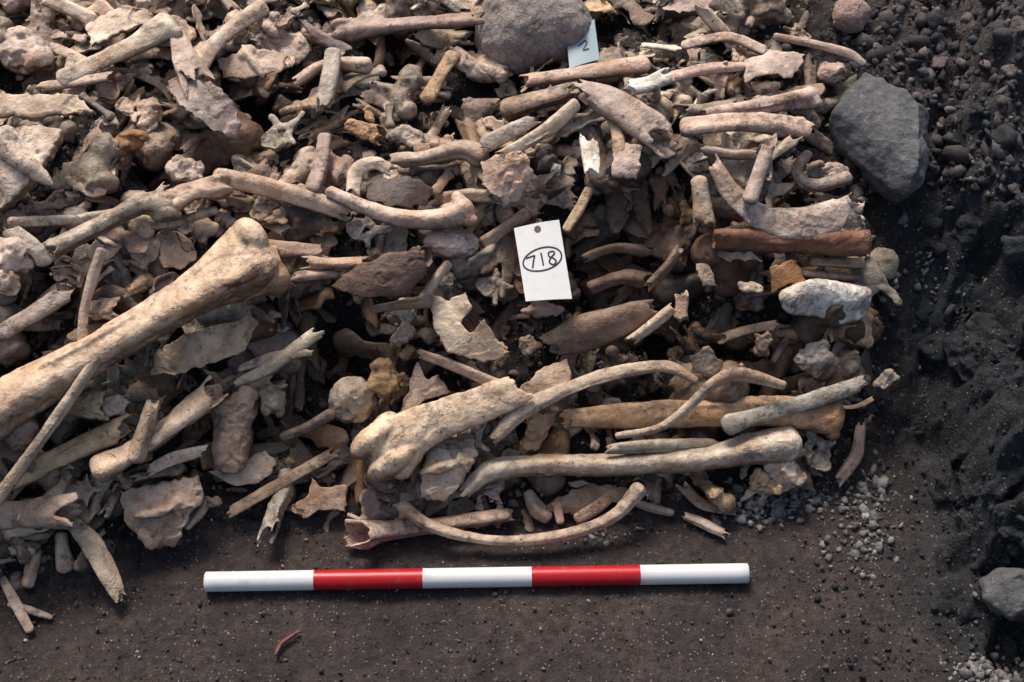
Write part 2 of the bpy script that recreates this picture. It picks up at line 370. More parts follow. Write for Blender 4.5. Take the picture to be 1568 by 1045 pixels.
def lump(name,u,v,rx,ry,ang,col,kind='knob',lift=.004,mat=None,rough=1.):
    cnt[0]+=1;sd=cnt[0];rr=random.Random(sd*3)
    p=place(u,v,lift)[0];D=(p-CAM)@FW;k=D/F;rx*=k;ry*=k
    n=normal(p)-.4*FW;n/=np.linalg.norm(n);a=math.radians(ang)
    e1=np.array([1,0,0])-n*n[0];e1/=np.linalg.norm(e1);e2=np.cross(n,e1);e=e1*math.cos(a)+e2*math.sin(a);ee=np.cross(n,e)
    A=np.array([e,ee,n]);rz=min(rx,ry)*.85;g=G();c=p+n*rz*.35;cr=0
    if kind=='knob':
        cr=min(rx,ry)*.12
        g.ell(c,A,(rx*.78,ry*.72,rz*.72))
        for i in range(6):
            t=rr.uniform(0,6.28);s=rr.uniform(.26,.45)
            g.ell(c+e*math.cos(t)*rx*.62+ee*math.sin(t)*ry*.6+n*rr.uniform(-.2,.45)*rz,A,(rx*s,ry*s,rz*s*1.1))
    elif kind=='vertebra':
        th=np.array([c-n*rz*.35,c,c+n*rz*.35]);tube(g,th,np.array([.66,.56,.66])*ry,e,1.,'broken','broken',jag=.08,seed=sd)
        q=c+e*rx*.55
        for s in (-1,1):
            P=np.array([c+ee*s*ry*.5,q+ee*s*ry*.45,q+e*rx*.3]);tube(g,crom(P,8),np.full(8,ry*.2),n,.8)
            P=np.array([q+ee*s*ry*.3,q+ee*s*ry*1.1+n*rz*.2]);tube(g,crom(P,8),np.linspace(ry*.24,ry*.15,8),n,.7)
        P=np.array([q+e*rx*.2,q+e*rx*.95+n*rz*.3]);tube(g,crom(P,8),np.linspace(ry*.24,ry*.15,8),n,.6)
    elif kind=='hollow':
        P=np.array([c-e*rx,c,c+e*rx]);tube(g,crom(P,10),np.linspace(ry*.7,ry,10),n,.85,'round','hollow',seed=sd,jag=.5);cr=min(rx,ry)*.08
    elif kind=='ball':
        g.ell(c,A,(rx,ry,rz));cr=min(rx,ry)*.07
    o=finish(g,name,max(.0010,min(rx,ry)/14),2,(min(rx,ry)*.24*rough,min(rx,ry)*.07*rough),(1.2/max(rx,ry),5/max(rx,ry)),color=vary(col),mat=mat,seed=sd,crease=cr)
    HS.append((*c,max(rx,ry)*.8));return o
def rock(name,u,v,rx,ry,rz,ang,mat,lift=0.,seed=1,npt=16,amp=.0025,sm=1):
    rr=np.random.default_rng(seed);p=place(u,v,lift)[0];D=(p-CAM)@FW;k=D/F
    q=rr.normal(size=(npt,3));q/=np.linalg.norm(q,axis=1)[:,None]
    q=q*np.array([rx,ry,rz])*k*rr.uniform(.7,1.15,(npt,1));a=math.radians(ang)
    n=normal(p)-.3*FW;n/=np.linalg.norm(n);e1=np.array([1,0,0])-n*n[0];e1/=np.linalg.norm(e1);e2=np.cross(n,e1)
    A=np.array([e1*math.cos(a)+e2*math.sin(a),-e1*math.sin(a)+e2*math.cos(a),n]);q=q@A+p
    bmm=bmesh.new();vs=[bmm.verts.new(x) for x in q];bmesh.ops.convex_hull(bmm,input=vs)
    for vv in [x for x in bmm.verts if not x.link_faces]: bmm.verts.remove(vv)
    bmm.verts.index_update();g=G();g.add([x.co[:] for x in bmm.verts],[tuple(x.index for x in f.verts) for f in bmm.faces]);bmm.free()
    o=finish(g,name,.0016,sm,(amp*2,amp),(22,90),mat=mat,seed=seed);HS.append((*p,max(rx,ry)*k*.7));return o
# ------------------------------------------------------------------ palette (albedo)
PALE=(.80,.66,.52);PINK=(.68,.52,.41);TAN=(.61,.44,.28);BROWN=(.33,.195,.11);ORANGE=(.58,.31,.14);GREY=(.51,.44,.36);DARK=(.15,.12,.11);WHITE=(.90,.84,.75);MUD=(.33,.25,.19)
B("tibia",[(-60,660,42),(40,602,35),(140,545,29),(230,492,28),(290,458,32),(345,425,44),(387,401,57)],(.76,.56,.41),'round','round',None,'plateau',lift=.030,flat=.9)
B("femur",[(594,686,48),(632,660,33),(680,638,27),(740,617,26),(790,600,24)],(.86,.67,.47),'round','hollow','condyle',None,lift=.040)
B("tibia",[(712,755,10),(750,722,18),(830,712,19),(950,712,19),(1080,702,21),(1160,687,27),(1208,681,30)],(.65,.57,.45),'hollow','round',None,None,lift=.024)
B("ulna",[(930,688,7),(1010,683,10),(1100,680,8)],GREY,'broken','broken',lift=.034)
B("femur",[(865,642,14),(960,637,18),(1080,632,21),(1200,630,24),(1275,640,27)],(.58,.38,.22),'hollow','round',None,'flare',lift=.016)
B("fibula",[(1115,650,16),(1160,636,12),(1260,607,12),(1322,585,11)],(.50,.45,.39),'round','broken',lift=.040)
B("rib",[(757,672,9),(800,630,12),(870,595,11),(950,570,10),(1020,562,9),(1065,583,6)],(.66,.53,.39),'broken','round',lift=.050,flat=.5)
B("rib",[(945,668,5),(1010,655,6),(1055,622,7),(1095,585,9),(1135,573,11),(1200,590,7)],(.62,.50,.38),lift=.050,flat=.6)
B("rib",[(617,775,10),(665,808,10),(760,828,9),(860,820,10),(935,793,11),(978,750,14)],(.58,.45,.35),lift=.016,flat=.6)
B("humerus",[(542,820,27),(575,815,17),(660,806,12),(740,795,12),(785,788,11)],(.54,.40,.32),'hollow','broken',lift=.010)
B("fibula",[(190,508,7),(152,545,9),(112,602,10),(50,690,10),(-25,790,11)],(.66,.53,.40),'broken','round',lift=.058,flat=.7)
B("humerus",[(20,738,14),(105,695,17),(192,655,19)],(.56,.42,.27),'round','hollow',lift=.022)
B("humerus",[(155,720,24),(200,695,18),(270,648,19),(330,598,23)],(.76,.59,.43),'round','hollow',lift=.040)
B("metatarsal",[(208,700,15),(222,660,13),(234,615,12)],PINK,'round','broken',lift=.052)
B("radius",[(350,786,8),(425,742,9),(510,693,9)],(.50,.36,.25),'broken','hollow',lift=.014,flat=.6)
B("radius",[(80,382,16),(150,347,14),(215,314,16),(252,316,24)],(.63,.52,.41),'hollow','round',None,'condyle',lift=.028)
B("humerus",[(266,310,22),(300,293,16),(335,286,20)],PINK,'round','round',None,'condyle',lift=.026)
B("ulna",[(18,340,10),(110,336,9),(205,322,9)],(.65,.54,.45),lift=.024)
B("ulna",[(0,512,14),(50,482,13),(105,447,15)],(.56,.47,.38),'round','hollow',lift=.028)
B("radius",[(335,270,14),(400,283,16),(470,303,16),(530,325,15)],(.74,.56,.43),'round','broken',lift=.028)
B("humerus",[(505,293,10),(560,318,12),(620,335,15),(680,335,18),(710,322,24)],(.72,.56,.44),'round','round',None,'flare',lift=.036)
B("tibia",[(95,122,13),(150,97,14),(205,72,15),(258,42,22)],PALE,'round','round',None,'flare',lift=.034)
B("humerus",[(300,105,15),(340,55,11),(400,12,15)],PALE,'round','round','flare',None,lift=.036)
B("scapula_neck",[(272,48,12),(280,85,18),(300,125,30)],(.54,.42,.36),'round','broken',lift=.036,flat=.5)
B("femur",[(528,48,20),(580,42,14),(650,36,12),(735,30,13)],(.51,.39,.32),'round','hollow','condyle',None,lift=.026)
B("metatarsal",[(510,82,12),(504,120,13),(495,160,13)],(.58,.49,.41),'round','hollow',lift=.036)
B("metacarpal",[(655,152,13),(672,120,10),(692,88,13)],TAN,lift=.026)
B("rib",[(540,292,11),(545,262,11),(572,248,10),(600,262,9)],PALE,'broken','broken',lift=.028,flat=.6)
B("ulna",[(480,290,13),(492,255,12),(498,210,10)],(.48,.37,.30),lift=.024)
B("radius",[(600,246,13),(650,242,11),(705,228,15),(735,238,18)],(.51,.39,.32),'broken','round',lift=.026)
B("ulna",[(745,220,13),(780,202,11),(820,182,9)],(.64,.57,.48),'hollow','broken',lift=.038)
B("radius",[(765,238,9),(815,212,11),(850,188,12),(880,160,10)],PALE,'broken','round',lift=.042)
B("tibia",[(800,126,12),(850,118,12),(900,112,13),(985,100,15)],(.74,.55,.43),'hollow','round',lift=.026)
B("humerus",[(778,168,17),(820,155,15),(872,140,15)],(.51,.39,.31),'round','hollow',lift=.026)
B("metacarpal",[(900,212,16),(903,235,16),(905,262,14)],WHITE,'hollow','broken',lift=.042,flat=.6)
B("femur",[(885,138,18),(945,165,24),(1010,210,27)],(.58,.46,.39),'broken','hollow',lift=.032,flat=.5,jag=1.4)
B("metacarpal",[(963,136,12),(995,130,12),(1022,118,13)],WHITE,'hollow','hollow',lift=.042)
B("rib",[(1048,70,9),(1080,62,9),(1120,58,9),(1168,78,10)],(.69,.54,.44),lift=.022,flat=.6)
B("rib",[(1188,56,6),(1250,68,7),(1300,82,8),(1322,97,6)],(.69,.54,.43),lift=.020,flat=.6)
B("rib",[(1030,118,8),(1085,106,9),(1140,102,7)],PINK,lift=.026,flat=.6)
B("radius",[(1075,176,10),(1130,168,12),(1190,158,14),(1243,150,17)],(.67,.52,.42),'broken','round',None,'flare',lift=.028)
B("tibia",[(1050,197,17),(1100,190,15),(1170,190,16),(1235,200,19)],(.78,.57,.45),'round','hollow',lift=.034,jag=.7)
B("mandible",[(1095,250,13),(1120,295,17),(1165,330,22),(1220,342,25),(1270,330,24),(1308,312,20)],(.62,.49,.41),'broken','broken',lift=.030,flat=.5)
B("metatarsal",[(1150,305,13),(1165,260,11),(1182,212,13)],(.62,.49,.42),'round','hollow',lift=.056)
B("metatarsal",[(1082,230,10),(1120,236,10),(1160,236,10)],(.60,.48,.41),'hollow','broken',lift=.034)
B("metatarsal",[(1070,278,13),(1075,310,14),(1078,338,18)],PALE,'round','hollow',lift=.038)
B("rib",[(1238,236,10),(1222,262,12),(1245,285,13),(1298,272,12)],(.54,.43,.36),lift=.028,flat=.6)
B("rib",[(868,352,7),(885,325,8),(902,292,7)],TAN,lift=.028)
B("tibia",[(1090,364,18),(1160,368,19),(1240,372,20),(1325,372,22)],(.27,.145,.075),'broken','hollow',lift=.022,jag=.3,rough=1.6)
B("rib",[(1245,402,8),(1280,403,8),(1318,405,9)],(.54,.40,.30),lift=.022)
B("rib",[(1230,418,7),(1270,424,8),(1312,426,7)],(.50,.36,.27),lift=.018)
B("calcaneus",[(1204,460,18),(1240,456,27),(1285,462,31),(1318,462,25)],(.90,.86,.78),lift=.030,flat=.75,rough=2.2)
B("rib",[(572,474,6),(610,468,7),(655,462,10)],MUD,lift=.036)
B("rib",[(640,540,8),(700,562,9),(785,600,11)],(.54,.41,.32),'broken','round',lift=.038)
B("femur",[(838,528,18),(880,512,25),(930,495,24),(1003,472,16)],(.32,.21,.15),'hollow','broken',lift=.026)
B("rib",[(965,522,9),(995,500,9),(1032,470,10)],PALE,'hollow','broken',lift=.042)
B("phalanx",[(1045,448,13),(1045,470,12),(1043,492,13)],(.66,.50,.39),'hollow','hollow',lift=.042,jag=.5)
B("ulna",[(395,386,20),(440,385,14),(500,385,12)],(.52,.39,.32),'round','broken',lift=.028)
B("radius",[(468,402,11),(510,404,9),(560,403,10)],(.62,.45,.32),'hollow','broken',lift=.038)
B("radius",[(445,428,10),(485,422,10),(520,420,9)],(.50,.36,.27),'broken','hollow',lift=.038)
B("rib",[(155,385,9),(140,430,9),(128,480,8),(125,540,8)],(.52,.41,.33),lift=.038)
B("rib",[(742,372,12),(772,350,9),(805,328,10)],(.46,.32,.24),lift=.026)
B("rib",[(1318,650,8),(1312,695,10),(1282,738,9)],(.44,.35,.29),'broken','broken',lift=.010,flat=.6)
B("metatarsal",[(85,780,9),(130,822,16),(158,868,18),(183,916,13)],(.58,.46,.36),'broken','broken',lift=.010,flat=.4)
B("phalanx",[(93,820,9),(95,845,11),(100,868,15)],PINK,lift=.006)
B("phalanx",[(0,842,9),(50,843,8)],PALE,lift=.006)
B("phalanx",[(55,845,10),(42,895,11)],PINK,lift=.004)
B("rib",[(3,885,5),(25,925,8),(46,965,7)],(.46,.37,.31),lift=.004,flat=.6)
B("rib",[(15,925,5),(45,935,6),(78,946,4)],(.46,.37,.31),lift=.005,flat=.6)
B("rib",[(225,722,11),(265,702,12),(312,690,9)],PALE,'broken','broken',lift=.038,flat=.6)
B("phalanx",[(287,808,6),(305,785,10),(318,765,8)],PINK,lift=.006)
B("rib",[(435,668,8),(470,655,9),(505,635,9)],MUD,lift=.026)
B("rib",[(975,770,7),(1000,778,8),(1028,785,7)],(.50,.41,.34),lift=.003)
B("rib",[(1043,742,9),(1075,772,10),(1126,784,8)],(.44,.35,.29),'broken','broken',lift=.003,flat=.6)
B("rib",[(1045,788,9),(1080,803,11),(1112,818,10)],(.60,.48,.40),'broken','broken',lift=.003,flat=.6)
B("phalanx",[(808,755,9),(822,780,13),(838,792,10)],GREY,lift=.006)
B("phalanx",[(852,772,8),(858,800,7)],(.58,.38,.31),lift=.006)
B("metacarpal",[(885,795,9),(915,775,9),(945,748,8)],(.54,.38,.29),'round','hollow',lift=.008)
B("humerus",[(650,455,10),(685,405,9)],PINK,lift=.026)
B("rib",[(360,588,7),(410,565,11),(482,513,11)],(.62,.53,.42),'broken','hollow',lift=.048,flat=.4,jag=1.8)
B("rib",[(365,566,6),(420,548,9),(475,540,7)],(.55,.46,.37),'broken','broken',lift=.048,flat=.4,jag=1.8)
B("metacarpal",[(700,80,10),(730,100,9),(770,118,11)],PINK,lift=.02)
B("metatarsal",[(455,125,11),(500,98,9),(560,100,14)],(.63,.49,.41),'broken','round',lift=.022)
B("phalanx",[(940,185,10),(945,205,9),(948,232,11)],TAN,lift=.04)
B("ulna",[(60,135,9),(110,128,9),(170,118,11)],PINK,'broken','broken',lift=.03)
B("metatarsal",[(20,355,13),(60,385,12),(70,400,14)],PALE,'hollow','round',lift=.03)
B("rib",[(160,330,6),(240,345,7),(330,322,6)],(.5,.4,.32),lift=.02)
B("radius",[(1105,520,9),(1150,505,8),(1195,500,10)],(.40,.27,.18),'broken','hollow',lift=.004)
B("ulna",[(895,395,9),(940,380,8),(990,385,10)],(.30,.20,.15),'broken','hollow',lift=-.03)
B("humerus",[(905,440,12),(950,425,11),(990,430,14)],(.32,.22,.16),'round','broken',lift=-.03)
B("rib",[(990,440,8),(1020,410,8),(1040,380,8)],(.36,.26,.19),'broken','broken',lift=.0)
B("twig",[(422,1003,3),(432,985,4),(458,967,3)],(.16,.08,.06),lift=.003)
plate("scapula",[(250,112),(290,118),(335,138),(368,165),(358,205),(320,200),(285,178),(262,150)],(.46,.36,.32),lift=.042,curv=.35,axis=1.0,th=8)
plate("pelvis_fragment",[(-40,215),(20,205),(62,190),(96,202),(84,235),(62,270),(20,312),(-40,345)],PALE,th=22,lift=.044,curv=.25)
plate("scapula",[(-20,152),(60,150),(122,148),(146,175),(60,182),(-20,180)],PINK,lift=.042,curv=.25,axis=0,th=9)
plate("scapula",[(330,88),(385,82),(405,75),(440,82),(430,112),(380,122),(340,118)],PINK,lift=.042,ridge=True)
plate("pelvis_fragment",[(735,245),(765,236),(800,230),(817,262),(800,305),(770,322),(760,300),(735,285)],(.80,.62,.50),th=12,lift=.046,curv=.3)
plate("cranial_fragment",[(558,285),(590,272),(640,275),(665,290),(650,315),(600,320),(565,310)],(.17,.14,.13),lift=.036,curv=.4)
plate("cranial_fragment",[(1138,95),(1180,80),(1235,86),(1212,122),(1180,120),(1140,130)],(.70,.56,.47),lift=.036,curv=.4)
plate("cranial_fragment",[(505,440),(540,410),(600,388),(650,385),(652,420),(620,452),(560,458)],(.17,.11,.075),lift=.044,curv=.55,th=6,jag=1.5)
plate("scapula",[(655,448),(688,462),(714,446),(724,470),(708,496),(722,510),(744,488),(776,545),(740,556),(690,540),(665,503)],(.76,.60,.45),lift=.046,curv=.25,th=6,jag=2)
plate("pelvis_fragment",[(608,640),(628,575),(640,553),(655,582),(672,572),(692,602),(655,612)],(.60,.46,.37),lift=.038,th=7)
plate("cranial_fragment",[(788,602),(828,566),(870,548),(876,580),(845,612),(800,640)],(.68,.48,.31),lift=.044,curv=.35)
plate("pelvis_fragment",[(425,780),(470,762),(478,730),(492,745),(530,742),(532,786),(490,782),(470,795)],(.60,.43,.33),lift=.014,th=12)
plate("astragalus",[(182,748),(240,742),(302,728),(312,758),(285,800),(268,840),(225,836),(192,795)],(.58,.44,.35),lift=.026,th=40,curv=.25)
plate("scapula",[(225,580),(240,535),(300,505),(380,482),(400,492),(370,540),(330,555),(280,570)],(.62,.47,.34),lift=.040,curv=.4,th=6)
plate("cranial_fragment",[(318,722),(350,712),(408,690),(424,712),(400,738),(355,744)],(.58,.46,.36),lift=.028)
plate("vertebral_arch",[(640,765),(652,715),(662,682),(722,658),(732,690),(712,735),(685,772)],(.62,.50,.41),lift=.038,th=18,curv=.35)
plate("cranial_fragment",[(1178,410),(1215,395),(1238,430),(1200,438),(1180,450)],ORANGE,lift=.036)
plate("cranial_fragment",[(1085,385),(1150,384),(1170,400),(1110,402)],(.44,.32,.24),lift=.036)
plate("cranial_fragment",[(1065,405),(1085,400),(1100,440),(1075,440)],(.54,.44,.35),lift=.028)
plate("cranial_fragment",[(1055,545),(1085,530),(1110,560),(1090,580),(1060,570)],(.36,.27,.20),lift=.026)
plate("scapula",[(940,215),(985,225),(975,275),(940,270)],(.62,.49,.40),lift=.044,th=7)
plate("cranial_fragment",[(1100,0),(1060,-5),(1010,10),(1040,25),(1095,18)],(.54,.42,.37),lift=.02)
plate("cranial_fragment",[(815,780),(900,738),(960,745),(965,760),(880,790)],MUD,lift=.004,th=4)
plate("shoulder_blade",[(130,40),(175,18),(228,15),(240,35),(195,52),(140,75)],PALE,lift=.042,th=9)
K=[("pelvis_fragment",40,88,48,42,20,(.72,.59,.51),'knob'),("femur_head",20,395,45,38,60,(.72,.56,.47),'knob'),("calcaneus",8,430,30,40,0,PINK,'knob'),
("vertebra",420,220,42,28,40,(.48,.42,.35),'vertebra'),("tarsal",288,262,34,28,20,(.70,.56,.46),'knob'),("tarsal",230,182,34,26,70,PINK,'knob'),("vertebra",190,170,32,24,0,PINK,'vertebra'),
("tarsal",560,203,26,17,-20,(.66,.41,.22),'hollow'),("phalanx",566,178,18,10,-60,(.66,.44,.26),'knob'),("jaw_fragment",742,112,44,28,-10,(.60,.49,.41),'knob'),
("tarsal",625,212,32,22,0,GREY,'knob'),("femur_head",690,374,44,27,-5,(.60,.47,.40),'ball'),("vertebra",545,352,36,24,0,(.50,.42,.35),'vertebra'),("tarsal",501,347,19,19,0,(.58,.36,.18),'knob'),
("femur_head",540,612,34,36,0,(.46,.37,.27),'ball'),("tibia_end",590,580,34,36,70,(.40,.25,.13),'knob'),("tarsal",615,510,20,24,0,(.38,.30,.26),'knob'),
("humerus_end",358,655,52,36,85,(.46,.35,.24),'hollow'),("tarsal",160,475,26,20,0,(.46,.33,.24),'hollow'),("carpal",180,622,19,19,0,(.56,.44,.36),'hollow'),("carpal",38,662,28,28,0,(.38,.30,.25),'ball'),
("calcaneus",1242,548,36,30,20,(.50,.46,.39),'knob'),("vertebra",1252,706,38,30,110,(.44,.39,.32),'vertebra'),
("tarsal",1268,115,26,24,0,(.60,.47,.40),'knob'),("carpal",1275,265,26,18,0,(.58,.45,.38),'ball'),("tarsal",1355,582,26,14,30,GREY,'knob'),
("tarsal",680,428,22,18,0,MUD,'knob'),("vertebra",742,440,28,24,0,(.42,.34,.30),'vertebra'),("tooth",722,88,8,10,0,(.66,.48,.36),'ball'),("tooth",738,82,8,10,0,(.66,.48,.36),'ball'),("tooth",752,80,8,10,0,(.66,.48,.36),'ball'),("tarsal",850,262,14,10,80,WHITE,'knob'),
("tarsal",1150,440,24,14,0,(.74,.58,.42),'knob'),("tarsal",195,225,36,22,10,(.44,.23,.11),'knob'),("tarsal",810,530,20,17,0,(.46,.35,.29),'knob'),("tarsal",130,618,22,26,0,(.48,.38,.26),'hollow'),
("tarsal",820,658,26,20,70,(.46,.30,.18),'hollow'),("tarsal",760,540,22,26,0,(.54,.37,.23),'knob'),("vertebra",120,750,26,22,0,(.48,.39,.34),'vertebra'),("tarsal",885,740,20,8,0,GREY,'knob'),
("tarsal",830,475,34,18,0,(.46,.32,.25),'knob'),("tarsal",1165,530,18,28,0,(.28,.22,.17),'knob'),("tarsal",330,770,14,10,0,MUD,'knob'),("tarsal",420,612,26,30,0,(.38,.32,.24),'knob')]
for a in K: lump(a[0],*a[1:7],a[7],lift=.024 if 300<a[2]<700 else .016)
SKULLM=rock_material("weathered_cranium",(.21,.17,.15),(.40,.34,.305),60)
def cranium():
    g=G();p=place(820,28,.03)[0];D=(p-CAM)@FW;k=D/F
    A=np.eye(3);g.ell(p,A,(80*k,84*k,70*k));g.ell(p+np.array([-26*k,-18*k,-14*k]),A,(62*k,70*k,58*k));g.ell(p+np.array([34*k,-22*k,4*k]),A,(54*k,50*k,46*k));g.ell(p+np.array([52*k,-34*k,-30*k]),A,(30*k,34*k,34*k))
    o=finish(g,"cranium",.002,4,(.008,.0026),(16,90),mat=SKULLM,seed=3,crease=.002);HS.append((*p,84*k))
cranium()
lump("rounded_pebble",1300,27,31,28,0,(.40,.27,.22),'ball',lift=.008,mat=rock_material("pink_pebble",(.32,.20,.165),(.46,.31,.26),60),rough=.5)
RB=rock_material("basalt",(.065,.065,.07),(.130,.128,.13),25);RD=rock_material("dark_clod",(.013,.0155,.018),(.030,.036,.041),25);RP=rock_material("pink_stone",(.09,.07,.07),(.17,.13,.125),35)
def boulder(name,outl,th,mat,lift,seed):
    a=np.array(outl,float);cu,cv=a.mean(axis=0);p0=place(cu,cv,lift)[0];n=normal(p0)-.2*FW;n/=np.linalg.norm(n)
    d=rays(a[:,0],a[:,1]);t=((p0-CAM)@n)/(d@n);W=CAM[None]+d*t[:,None]
    rr=np.random.default_rng(seed);top=p0+(W-p0)*rr.uniform(.45,.9,(len(W),1))+n*th*rr.uniform(.2,.7,(len(W),1));bot=p0+(W-p0)*.8-n*th
    q=np.concatenate([W,top,bot]);bmm=bmesh.new();vs=[bmm.verts.new(x) for x in q];bmesh.ops.convex_hull(bmm,input=vs)
    for vv in [x for x in bmm.verts if not x.link_faces]: bmm.verts.remove(vv)
    bmm.verts.index_update();g=G();g.add([x.co[:] for x in bmm.verts],[tuple(x.index for x in f.verts) for f in bmm.faces]);bmm.free()
    finish(g,name,.0018,1,(.007,.003),(24,80),mat=mat,seed=seed,crease=.0015);s=np.linalg.norm(W-p0,axis=1).mean();HS.append((*p0,s*.9))
boulder("basalt_boulder",[(1268,192),(1290,150),(1318,112),(1375,140),(1422,172),(1428,230),(1415,285),(1385,305),(1340,262),(1285,225)],.035,RB,.024,4)
boulder("basalt_boulder",[(1503,890),(1530,872),(1590,870),(1610,940),(1550,955),(1510,930)],.03,RB,.03,6)
boulder("stone",[(1535,365),(1580,360),(1600,400),(1545,405)],.025,RD,.014,13)
for i,(u,v,a,b) in enumerate([(1400,95,20,14),(1440,95,18,16),(1495,80,16,14),(1530,150,18,14),(1535,210,24,20),(1380,115,12,10),(1500,165,16,13),(1560,40,22,18),(1515,255,20,12),(1455,170,12,10),(1590,180,22,16),(1360,20,18,14),(1430,30,20,12),(1200,75,14,11),(1480,30,14,12),(1545,110,14,12),(1465,130,12,10),(1480,240,14,10),(1555,290,16,12),(1340,70,12,9)]):
    rock("stone",u,v,a,b,min(a,b)*.7,i*37,RP if i%2 or i>13 else RD,lift=.004,seed=40+i,amp=.0025,npt=11)
rc=random.Random(5)
for i in range(24): # lumps of the damp bank, bedded in the soil
    u=rc.uniform(1420,1640);v=rc.uniform(330,1000)
    if v>800 and u<1450: continue
    s=rc.choice([30,45,60,80]);rock("earth_clod",u,v,s,s*rc.uniform(.6,.9),s*.5,rc.uniform(0,180),SOIL,lift=-.010,seed=200+i,amp=.008,npt=13,sm=6)
# ------------------------------------------------------------------ scale bar
def paint(name,c,r=.35):
    m,t,b=nt(name);g=N(t,'ShaderNodeNewGeometry');n=noise_n(t,g.outputs['Position'],70,5,.7);n2=noise_n(t,g.outputs['Position'],14,4,.6)
    cc=mixc(t,mr(t,n,.58,.72,0,.35),c,(.25,.2,.18));cc=mixc(t,mr(t,n2,.5,.75,0,.18),cc,tuple(x*.6 for x in c))
    t.links.new(cc,b.inputs['Base Color']);b.inputs['Roughness'].default_value=r;bump(t,n,b,.12,.0006);return m
WP=paint("white_paint",(.80,.79,.77));RDP=paint("red_paint",(.52,.010,.016))
def scalebar():
    pa=place(315,893,.010,GL)[0];pb=place(1145,880,.010,GL)[0]
    pa[2]=pb[2]=.0115;L=np.linalg.norm(pb-pa);T=(pb-pa)/L;up=np.array([0,0,1.]);Bv=np.cross(T,up);r=.0092;seg=40
    xs=[0,0,.0006];rs=[0.001,r*.9,r]
    for k in range(5):
        a=L*k/5;b=L*(k+1)/5
        if k: xs.append(a);rs.append(r)
        xs+=list(np.linspace(a,b,12)[1:-1]);rs+=[r]*10
    xs+=[L-.0006,L,L];rs+=[r,r*.9,.001]
    V=[];f=[];th=np.linspace(0,2*math.pi,seg,endpoint=False)
    for x,q in zip(xs,rs): V.append(pa+T*x+q*(np.cos(th)[:,None]*Bv+np.sin(th)[:,None]*up))
    mi=[]
    for k in range(len(xs)-1):
        seg_i=min(4,int(((xs[k]+xs[k+1])/2)/L*5))
        for j in range(seg):
            j2=(j+1)%seg;f.append((k*seg+j,k*seg+j2,(k+1)*seg+j2,(k+1)*seg+j));mi.append(seg_i%2)
    f.append(tuple(range(seg))[::-1]);mi.append(0);f.append(tuple(range((len(xs)-1)*seg,len(xs)*seg)));mi.append(0)
    c=np.concatenate(V);ctr=c.mean(axis=0);me=mesh_from("scale_bar",(c-ctr).tolist(),f);me.materials.append(WP);me.materials.append(RDP)
    me.polygons.foreach_set('material_index',mi);me.polygons.foreach_set('use_smooth',[len(q)==4 for q in f])
    bmm=bmesh.new();bmm.from_mesh(me);bmesh.ops.recalc_face_normals(bmm,faces=bmm.faces);bmm.to_mesh(me);bmm.free()
    o=bpy.data.objects.new("scale_bar",me);scene.collection.objects.link(o);o.location=ctr
    for q in np.linspace(0,L,30): HS.append((*(pa+T*q),r*1.3))
scalebar()
